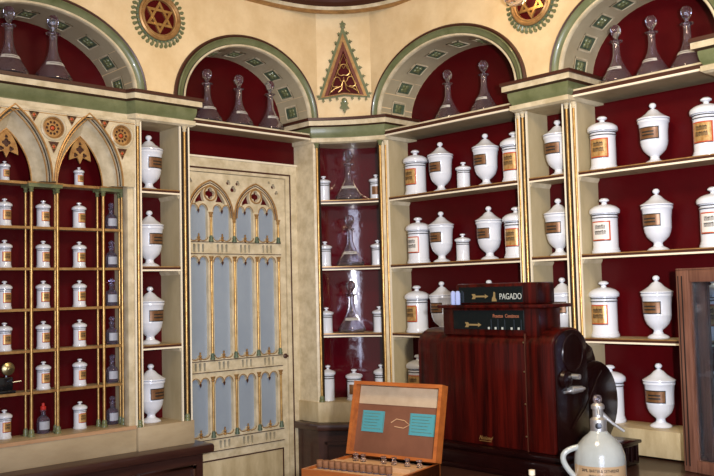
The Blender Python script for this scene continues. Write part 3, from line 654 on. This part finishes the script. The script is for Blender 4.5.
B_rows = [(2.055, [(JT, -2.852), (JU, -2.690), (JS, -2.552), (JU, -2.420), (JT, -2.262)]), (1.725, [(JW, -2.846), (JU, -2.698), (JS, -2.569), (JU, -2.414), (JT, -2.264)]),
          (1.395, [(JT, -2.866), (JU, -2.706), (JU, -2.425), (JT, -2.262)])]
desc = {id(JT): 'tall white cylindrical jar with gilt orange label', id(JW): 'tall white cylindrical jar with white red-edged label', id(JU): 'white footed urn jar with brown label', id(JS): 'small unlabelled white jar with two dark bands'}
G = 'porcelain jars on the middle shelf unit'
for r_, (z, row) in enumerate(B_rows):
    n = len(row)
    for i, (j, u) in enumerate(row):
        pos = {0: 'at left end', n - 1: 'at right end'}.get(i, 'second from left' if i == 1 else 'second from right' if i == n - 2 else 'in the middle')
        put(j, FR, u, D, z, '%s %s of %s, middle unit' % (desc[id(j)], pos, names[r_]), G, rz())
put(JT, FR, -2.868, D, ZF, 'partly hidden white jar on bottom ledge just left of cash register', G, .1)
for r_, (z, u) in enumerate(((2.055, -2.037), (1.725, -2.048), (1.395, -2.043))):
    put(JU, FR, u, D, z, 'white urn jar on %s of the narrow right pier' % names[r_], 'urn jars on the narrow right pier', rz())
G = 'porcelain jars on the right shelf unit'
for r_, (z, row) in enumerate([(2.055, [(JT, -1.826), (JU, -1.607), (JT, -1.398)]), (1.725, [(JW, -1.832), (JU, -1.609), (JW, -1.388)]), (1.395, [(JT, -1.850), (JU, -1.625), (JT, -1.40)]), (ZF, [(JT, -1.838), (JU, -1.631), (JT, -1.40)])]):
    for i, (j, u) in enumerate(row):
        put(j, FR, u, D, z, '%s %s of %s, right unit' % (desc[id(j)], ('at left', 'in the middle', 'at right edge')[i], names[r_]), G, rz(), .985)
for r_, z in enumerate((2.055, 1.725, 1.395, ZF)):
    put(JU, FL, 1.908, .075, z, 'white urn jar with brown label, %s of the narrow unit left of door' % names[r_], 'urn jars left of the door', .25 + rz(), 1.02)
def nich(x, y): return Matrix.Translation((x, y, 0)) @ Matrix.Rotation(-math.atan2(x, y), 4, 'Z')
G = 'small jars in the corner niche'
for r_, z in enumerate(SH):
    put(JS, nich(2.852, 3.272), 0, 0, z, 'small white jar at left of %s in the corner niche' % names[r_], G)
    put(JS if r_ != 0 else JSL, nich(3.034, 3.080), 0, 0, z, 'small white jar %sat right of %s in the corner niche' % ('with brown label ' if r_ == 0 else '', names[r_]), G)
    put(CF, nich(2.955, 3.196), 0, 0, z, 'glass carafe on %s of the corner niche' % names[r_], 'carafes in the corner niche', 0, 1.03)
put(JP, nich(2.852, 3.270), 0, 0, ZF, 'tall plain white jar at bottom left of the corner niche', G)
put(JSL, nich(2.945, 3.180), 0, 0, ZF, 'small white jar with brown label at bottom centre of corner niche', G, 0, 1.18)
put(JP, nich(3.036, 3.080), 0, 0, ZF, 'white jar at bottom right of corner niche behind open box lid', G)
G = 'carafes under the arches'
for u, tx in ((1.292, 'left'), (1.470, 'right')): put(CF, FL, u, .055, 2.463, 'glass carafe with paper band, %s one under the far left arch' % tx, G, rz(), 1.10)
for u, tx in ((2.208, 'left'), (2.385, 'middle'), (2.572, 'right')): put(CF, FL, u, .065, 2.389, 'glass carafe with paper band, %s one over the door' % tx, G, rz(), 1.0)
for u, tx in ((-2.628, 'left'), (-2.414, 'right')): put(CF, FR, u, .080, 2.389, 'glass carafe with paper band, %s one under the middle right arch' % tx, G, rz(), .96)
for u, tx in ((-1.748, 'left'), (-1.597, 'middle'), (-1.456, 'right')): put(CF, FR, u, .080, 2.389, 'glass carafe with paper band, %s one under the far right arch' % tx, G, rz(), .96)
# small jars and bottles in the gothic cabinet
G = 'small jars in the gothic cabinet'
cz = [ZC + .004] + list(CZ) + [ZF + .006]
rowname = ['under the pointed arches', 'on first shelf', 'on second shelf', 'on third shelf', 'on fourth shelf', 'on fifth shelf', 'on the base ledge']
K = 1.0
for r_, z in enumerate(cz):
    for ci, u in enumerate((1.298, 1.452, 1.604, 1.749)):
        if r_ == 0 and ci in (1, 3): continue
        if r_ == 5 and ci == 0: continue
        cn = ('left column', 'second column', 'third column', 'right column')[ci]
        if ci == 3: put(BT, FL, u, .115, z, 'small stoppered glass bottle %s, right column of gothic cabinet' % rowname[r_], 'glass bottles in the gothic cabinet', rz())
        elif r_ == 6 and ci == 1: put(BR, FL, u, .115, z, 'dark bottle with red dropper cap on the base ledge of gothic cabinet', 'glass bottles in the gothic cabinet')
        else: put(JC, FL, u, .112, z, 'small white jar %s, %s of gothic cabinet' % (rowname[r_], cn), G, .2 + rz(), .74 if r_ == 0 else 1)
# antique device with brass bell
t = thing('desk_telephone', FL, 1.275, .100, CZ[4], 'black antique telephone with round brass bell in the gothic cabinet', 'telephone')
MB().box(-.05, .05, -.035, .035, 0, .012).build('base', M['black'], t, bev=.003)
MB().box(-.048, .042, -.028, .028, .012, .062).build('case', M['black'], t, bev=.004)
MB().lathe([(0, .014), (.012, .013), (.024, .006), (.026, 0), (.022, -.002)], 26, (.020, -.030, .094), axis='y').build('bell', M['brass'], t)
MB().lathe([(0, .020), (.005, .018), (.005, .012)], 12, (.020, -.030, .094), axis='y').build('bell_nut', M['brass'], t)
MB().tube([(.020, -.015, .05), (.020, -.015, .094)], .006).build('bell_stem', M['black'], t)
MB().tube([(.040, -.02, .040), (.060, -.022, .042), (.074, -.024, .043)], .003).build('crank_handle', M['black'], t)

# ------------------------------------------------------------ cash register
RF = Matrix.Translation((2.40, 1.655, .96))           # local: x into counter, y to the left, z up
t = empty('cash_register', RF, 'large mahogany antique cash register with PAGADO sign on top', 'cash register'); off = (2.40, 1.655, .96)
MB().box(2.405, 2.87, 1.628, 2.312, .960, 1.020).build('drawer_base', M['mahogd'], t, off, bev=.006)
MB().box(2.395, 2.878, 1.618, 2.318, .960, .978).build('foot_moulding', M['mahogd'], t, off, bev=.005)
MB().box(2.425, 2.868, 1.640, 2.302, 1.020, 1.040).build('base_moulding', M['mahogd'], t, off, bev=.006)
MB().box(2.690, 2.872, 1.608, 1.700, .962, 1.036).build('corner_block', M['mahogd'], t, off, bev=.004)
MB().box(2.682, 2.880, 1.600, 1.705, 1.034, 1.046).build('corner_cap', M['mahogd'], t, off, bev=.003)
for k in range(5): MB().tube([(2.715 + k * .034, 1.606, .975), (2.715 + k * .034, 1.606, 1.028)], .006, 8).build('corner_rib', M['mahogd'], t, off)
def prof(x0, x1, zt, n=14):
    R = (x1 - x0) / 2; return [(x1, 1.04), (x0, 1.04)] + [(x0 + R - R * math.cos(PI * k / n), zt - R * .62 + R * .62 * math.sin(PI * k / n)) for k in range(n + 1)]
MB().prism(prof(2.462, 2.655, 1.452), 1.790, 2.292, 'y').build('body', M['mahog'], t, off, bev=.004)
MB().prism(prof(2.455, 2.662, 1.460), 1.676, 1.788, 'y').build('end_cheek', M['mahog'], t, off, bev=.006)
# black side plate with oval recess
sp = MB().prism(prof(2.466, 2.652, 1.452), 1.668, 1.680, 'y').build('side_plate', M['mahogd'], t, off, bev=.003)
ov = [(2.562 + .060 * math.cos(k * PI / 12), 1.372 + .062 * math.sin(k * PI / 12)) for k in range(24)]
MB().tube([(x, 1.667, z) for x, z in ov], .004, 6, True).build('oval_rim', M['mahogd'], sp, off)
MB().prism(ov, 1.6655, 1.669, 'y').build('oval_panel', M['mahogd'], sp, off)
# rounded keyboard housing behind
kb = [(2.60, 1.04)] + [(2.64, 1.395), (2.69, 1.400), (2.725, 1.380), (2.742, 1.345), (2.748, 1.325)] + [(2.70 + .165 * math.cos(a), 1.165 + .165 * math.sin(a)) for a in [math.radians(70 - k * 10) for k in range(13)]] + [(2.80, 1.04)]
MB().prism(kb, 1.690, 2.26, 'y').build('keyboard_housing', M['mahogd'], t, off, bev=.005)
MB().prism([(2.71 + .150 * math.cos(k * PI / 18), 1.185 + .150 * math.sin(k * PI / 18)) for k in range(36)], 1.676, 1.692, 'y').build('round_side_cover', M['mahogd'], t, off, bev=.004)
MB().box(2.700, 2.745, 1.70, 1.80, 1.330, 1.352).build('key_shelf', M['black'], t, off, bev=.003)
MB().tube([(2.540, 1.664, 1.120), (2.62, 1.662, 1.180), (2.70, 1.662, 1.275), (2.73, 1.662, 1.30)], .003, 6).build('cover_bead', M['mahogd'], t, off)
k = MB().lathe([(.030, 0), (.032, .006), (.028, .016), (.016, .020), (0, .021)], 26, (2.505, 1.668, 1.288), axis='y').build('crank_boss', M['mahogd'], t, off)
MB().tube([(2.535, 1.660, 1.296), (2.535, 1.625, 1.296)], .009, 12).build('lock_barrel', M['chrome'], t, off)
MB().tube([(2.535, 1.668, 1.250), (2.535, 1.655, 1.250), (2.57, 1.640, 1.252)], [.012, .014, .010], 12).build('lever_knob', M['chrome'], t, off)
MB().tube([(2.50, 1.664, 1.245), (2.60, 1.650, 1.250)], .005, 8).build('lever_shaft', M['chrome'], t, off)
# indicator: cap and two windows
sg = MB().box(2.470, 2.60, 1.735, 2.165, 1.430, 1.532).build('indicator_case', M['mahog'], t, off, bev=.003)
MB().box(2.452, 2.62, 1.700, 2.180, 1.528, 1.541).build('indicator_cornice', M['mahog'], t, off, bev=.004)
MB().box(2.476, 2.58, 1.740, 2.105, 1.541, 1.617).build('top_sign', M['mahog'], t, off, bev=.008)
MB().box(2.472, 2.478, 1.802, 2.085, 1.548, 1.604).build('top_sign_glass', M['blackglass'], t, off)
MB().box(2.465, 2.472, 1.795, 2.110, 1.452, 1.520).build('indicator_glass', M['blackglass'], t, off)
TX = Matrix(((0, 1, 0, 0), (-1, 0, 0, 0), (0, 0, 1, 0), (0, 0, 0, 1)))
def TM(x, y, z): return Matrix.Translation((x - 2.40, y - 1.655, z - .96)) @ TX
text('PAGADO', .030, TM(2.4715, 1.852, 1.568), 'sign_lettering', M['signtext'], t, squeeze=.78)
hd = flat([(-.012, -.016), (.010, -.016), (.008, -.008), (.004, -.004), (.004, .016), (-.003, .018), (-.005, .002), (-.010, -.004)], [], -.0008, 0); hd.build('pointing_hand', M['signgold'], t, xf=TM(2.4715, 1.922, 1.568))
def arrow(y, z, x, s=1):
    a = flat([(-.045 * s, -.009), (-.028 * s, -.009), (-.024 * s, -.003), (.024 * s, -.003), (.022 * s, -.008), (.040 * s, 0), (.022 * s, .008), (.024 * s, .003), (-.024 * s, .003), (-.028 * s, .009), (-.045 * s, .009), (-.038 * s, 0)], [], -.0008, 0); a.build('painted_arrow', M['signgold'], t, xf=TM(x, y, z))
arrow(1.985, 1.570, 2.4715, .9); arrow(2.015, 1.468, 2.4645, .9)
text('Pesetas  Centimos', .018, TM(2.4645, 1.870, 1.500), 'indicator_lettering', M['signred'], t, squeeze=.85)
for k, y in enumerate((1.945, 1.915, 1.885, 1.845, 1.815)):
    MB().box(2.4635, 2.4652, y - .010, y + .010, 1.452, 1.488).build('number_tab', M['blackglass'], t, off)
    MB().box(2.4630, 2.4640, y - .004, y + .004, 1.453, 1.461).build('number_tab_mark', M['signtext'], t, off)
text('National', .019, TM(2.4610, 1.975, 1.066), 'brand_lettering', M['gold'], t, ext=.001, squeeze=.9, shear=.5)
ul = MB().box(2.4600, 2.462, 1.948, 2.002, 1.0545, 1.0565); ul.build('brand_underline', M['gold'], t, off)
sc_ = MB()
for z in (1.09, 1.20, 1.31, 1.41): sc_.lathe([(0, .004), (.003, .003), (.003, 0)], 8, (1.795, 0, z), axis='y')
sc_.build('screws', M['brass'], t, xf=Matrix.Translation((.061, 0, -.96)) @ Matrix.Translation((0, 1.795 - 1.655 + 1.795, 0)) @ TX)
MB().box(2.4585, 2.4640, 1.786, 1.791, 1.04, 1.44).build('joint_strip', M['brown'], t, off)

# small crystal jar pair standing on register ledge (bright blue-white)
t = empty('crystal_salt_cellar', Matrix.Translation((2.462, 2.095, 1.541)), 'small bright crystal ornament standing left of the PAGADO sign', 'ornament')
for q in (-.011, .011): MB().lathe([(0, 0), (.009, 0), (.010, .005), (.010, .042), (.006, .050), (0, .052)], 8, (0, q, 0)).build('crystal_prism', M['crystal'] if 'crystal' in M else M['ceramic'], t)

# ------------------------------------------------------------ open wooden box
hb = Vector((2.0105, 2.2)); hb = Vector((2.084, 1.858)) + (Vector((2.007, 2.216)) - Vector((2.084, 1.858))).normalized() * .346; hr = Vector((2.084, 1.858)); ux = (hr - hb).normalized(); uy = Vector((-ux.y, ux.x))
if uy.x < 0: uy = -uy
WBX = (hr - hb).length; LBX = .27
BF = Matrix(((ux.x, uy.x, 0, hb.x), (ux.y, uy.y, 0, hb.y), (0, 0, 1, .9600), (0, 0, 0, 1)))
t = empty('wooden_box', BF, 'open orange-brown wooden medicine box with turquoise labels inside the lid', 'box')
hB = .088; th = .010
b = MB(); b.box(0, WBX, -LBX, 0, 0, .008); b.box(0, WBX, -LBX, -LBX + th, .008, hB); b.box(0, WBX, -th, 0, .008, hB); b.box(0, th, -LBX + th, -th, .008, hB); b.box(WBX - th, WBX, -LBX + th, -th, .008, hB)
b.build('tray', M['oak'], t)
MB().box(th, WBX - th, -LBX + th, -th, .070, .080).build('vial_rack', M['paleoak'], t)
MB().box(.02, WBX - .02, -.150, -.120, .080, .094).build('divider', M['paleoak'], t)
LT = Matrix.Translation((0, 0, hB)) @ Matrix.Rotation(math.radians(-14), 4, 'X')       # leans back
lid = MB(); HL = .245; dp = .030
lid.box(0, WBX, 0, .008, 0, HL)
lid.box(0, WBX, -dp, 0, HL - .012, HL); lid.box(0, WBX, -dp, 0, 0, .010); lid.box(0, .012, -dp, 0, .010, HL - .012); lid.box(WBX - .012, WBX, -dp, 0, .010, HL - .012)
L = lid.build('lid', M['oak'], t, xf=LT)
MB().box(.012, WBX - .012, -.003, -.0005, .010, HL - .012).build('lid_lining', M['boxin'], L, xf=LT)
MB().box(.014, WBX - .014, -.005, -.003, .172, HL - .013).build('paper_strip', M['paper'], L, xf=LT)
for u0, u1 in ((.034, .122), (.222, .318)):
    lb = MB().box(u0, u1, -.005, -.0035, .080, .150).build('printed_label', M['teal'], L, xf=LT)
    tx = MB(); rnd = random.Random(3)
    for k in range(6): tx.box(u0 + .008, u1 - .008 - rnd.random() * .03, -.0056, -.005, .140 - k * .010, .1415 - k * .010)
    tx.box(u0 + .002, u0 + .003, -.0056, -.005, .082, .148); tx.box(u1 - .003, u1 - .002, -.0056, -.005, .082, .148)
    tx.build('print_lines', M['dgreen'], lb, xf=LT)
cv = MB(); tubeuv(cv, [(.15, .115), (.17, .128), (.20, .125), (.222, .112), (.20, .100), (.165, .103)], .0015, -.004); cv.build('chalk_drawing', M['paleoak'], L, xf=LT)
vi = None
for k in range(12):
    u = .024 + k * .0228
    if vi is None:
        vi = empty('cork_vial', Matrix.Identity(4), None, 'vial'); MB().lathe([(0, 0), (.0095, 0), (.0095, .014), (.007, .016), (.007, .020)], 14).build('neck', M['bglass'], vi); MB().lathe([(.0095, .004), (.0112, .010), (.0112, .026), (0, .027)], 14).build('cork', M['cork'], vi); v = vi
    else: v = copy_tree(vi)
    v.matrix_world = BF @ Matrix.Translation((u, -.205 + .0045 * k * .3, .080)); tag(v, 'cork-stoppered vial in the long front row inside the wooden box', 'vial', 'corked vials in the box')
vg = empty('glass_vial', Matrix.Identity(4), None, 'vial'); MB().lathe([(0, 0), (.0095, 0), (.0095, .010), (.006, .014), (.006, .018), (.009, .019), (.009, .023), (0, .024)], 14).build('neck', M['glass'], vg)
for k, u in enumerate((.055, .085, .165, .205, .255, .300)):
    v = copy_tree(vg) if k else vg; v.matrix_world = BF @ Matrix.Translation((u, -.050, .080)); tag(v, 'small clear glass vial in the sparse back row below the box lid', 'vial', 'vials at the back of the box')

# ------------------------------------------------------------ siphon bottle
t = empty('soda_siphon', Matrix.Translation((2.357, 1.452, .960)), 'grey stoneware soda siphon with handle and chrome spout', 'siphon bottle')
MB().lathe([(0, 0), (.073, 0), (.077, .006), (.077, .106), (.075, .128), (.066, .155), (.048, .176), (.031, .190), (.025, .198), (0, .198)], 40).build('body', M['stone'], t)
va = math.atan2(-1.457, -2.345)   # towards the viewer
MB().lathe([(.0776, .018), (.0776, .102)], 30, a0=va - 1.25, a1=va + 1.25).build('printed_label', M['slabel'], t)
RT = Matrix.Rotation(va + PI / 2, 4, 'Z')
text('SAML. BARTER & DETHRIDGE', .0125, RT @ Matrix.Translation((0, 0, .090)), 'label_lettering', M['ink'], t, squeeze=.72, bend=.0782)
text('MINERAL WATER MAKERS', .0075, RT @ Matrix.Translation((0, 0, .076)), 'label_lettering', M['ink'], t, squeeze=.8, bend=.0782)
lx = RR.x * -1, RR.y * -1
hpts = []
for a in range(0, 11):
    q = a / 10; ang = PI * (.5 + .95 * q); r_ = .064 + .048 * math.sin(PI * q) ** .8; zz = .150 - .100 * q + .018 * math.sin(PI * q)
    hpts.append((lx[0] * r_, lx[1] * r_, zz))
MB().tube(hpts, [.009] * 11, 12).build('handle', M['stone'], t)
MB().lathe([(.024, .196), (.025, .200), (.025, .232), (.020, .236), (.016, .240), (.016, .262), (.020, .264), (.020, .274), (.014, .280), (0, .281)], 24).build('siphon_head', M['chrome'], t)
MB().lathe([(.008, .278), (.013, .288), (.014, .296), (.010, .304), (0, .306)], 14).build('glass_knob', M['glass'], t)
ex = (RR.x, RR.y)
MB().tube([(ex[0] * .012, ex[1] * .012, .248), (ex[0] * .040, ex[1] * .040, .222), (ex[0] * .078, ex[1] * .078, .194)], [.008, .0055, .0045], 10).build('spout', M['chrome'], t)
MB().tube([(ex[0] * -.004 - FF.x * .016, ex[1] * -.004 - FF.y * .016, .272), (ex[0] * -.004 - FF.x * .026, ex[1] * -.004 - FF.y * .026, .248)], .004, 8).build('lever', M['chrome'], t)
MB().lathe([(0, .004), (.009, .003), (.010, 0)], 14, (0, 0, 0), axis='y').build('head_badge', M['black'], t, xf=RT @ Matrix.Translation((0, -.0245, .215)))
# small white-capped vial in front of the register
t = empty('capped_vial', Matrix.Translation((2.340, 1.692, .960)), 'tiny white-capped vial in front of the cash register base', 'vial')
MB().lathe([(0, 0), (.009, 0), (.009, .030), (.006, .034)], 14).build('body', M['bglass'], t)
MB().lathe([(.007, .032), (.0105, .034), (.0105, .050), (0, .051)], 14).build('cap', M['white'], t)

# ------------------------------------------------------------ oak display case
cd = Vector((-.025, -.13)).normalized(); cn_ = Vector((-cd.y, cd.x)); 
if cn_.x < 0: cn_ = -cn_
CF_ = Matrix(((cd.x, cn_.x, 0, 2.858), (cd.y, cn_.y, 0, 1.434), (0, 0, 1, .960), (0, 0, 0, 1)))
t = empty('display_case', CF_, 'tall oak framed glass display case standing on the counter at right', 'display case')
W_, D_, H_ = .50, .118, .685
for x0 in (0, W_ - .05):
    for y0 in (0, D_ - .03):
        s = MB().box(x0, x0 + .05, y0, y0 + .03, 0, H_).build('stile', M['casew'], t, bev=.003)
gr = MB(); gr.box(.022, .026, -.002, .004, .02, H_ - .02); gr.box(.008, .011, -.0015, .004, .02, H_ - .02); gr.build('stile_groove', M['dark'], t)
for z0, z1 in ((0, .042), (H_ - .042, H_)):
    for y0 in (0, D_ - .03): MB().box(.05, W_ - .05, y0, y0 + .03, z0, z1).build('rail', M['casew'], t, bev=.003)
    for x0 in (0, W_ - .03): MB().box(x0, x0 + .03, .03, D_ - .03, z0, z1).build('rail', M['casew'], t, bev=.003)
MB().box(0, W_, 0, D_, H_, H_ + .006).build('top_board', M['casew'], t, bev=.002)
MB().box(.03, W_ - .03, .03, D_ - .03, .012, .020).build('floor_board', M['casew'], t)
MB().box(.05, W_ - .05, .012, .016, .042, H_ - .042).build('front_pane', M['pane'], t)
MB().box(.012, .016, .03, D_ - .03, .042, H_ - .042).build('side_pane', M['pane'], t)
MB().box(.05, W_ - .05, D_ - .018, D_ - .014, .042, H_ - .042).build('rear_pane', M['pane'], t)
bd = MB()
bd.box(.050, .056, .004, .012, .042, H_ - .042); bd.build('glazing_bead', M['casew'], t)

# ------------------------------------------------------------ lamp in front of the right star
t = empty('wall_lamp', Matrix.Translation((2.86, 2.065, 2.760)), 'glass globe wall lamp in front of the right star medallion', 'lamp')
MB().lathe([(0, -.012), (.028, -.008), (.044, .008), (.050, .028), (.046, .050), (.034, .066), (.024, .072)], 28).build('glass_globe', M['globe'] if 'globe' in M else M['glass'], t)
MB().lathe([(.026, .070), (.028, .074), (.022, .090), (0, .092)], 20).build('brass_fitter', M['brass'], t)
MB().tube([(0, 0, .09), (.03, .0, .115), (.10, .0, .10), (.155, .0, .08)], .006).build('arm', M['brass'], t)
MB().lathe([(0, 0), (.012, .004), (.016, .018), (.010, .034), (0, .040)], 14, (0, 0, .02)).build('bulb', M['bulb'] if 'bulb' in M else M['white'], t)
l = bpy.data.lights.new('wall_lamp_light', 'POINT'); l.energy = .6; l.color = (1, .66, .34); l.shadow_soft_size = .03
lo = bpy.data.objects.new('wall_lamp_light', l); C.objects.link(lo); lo.location = (2.86, 2.11, 2.82)
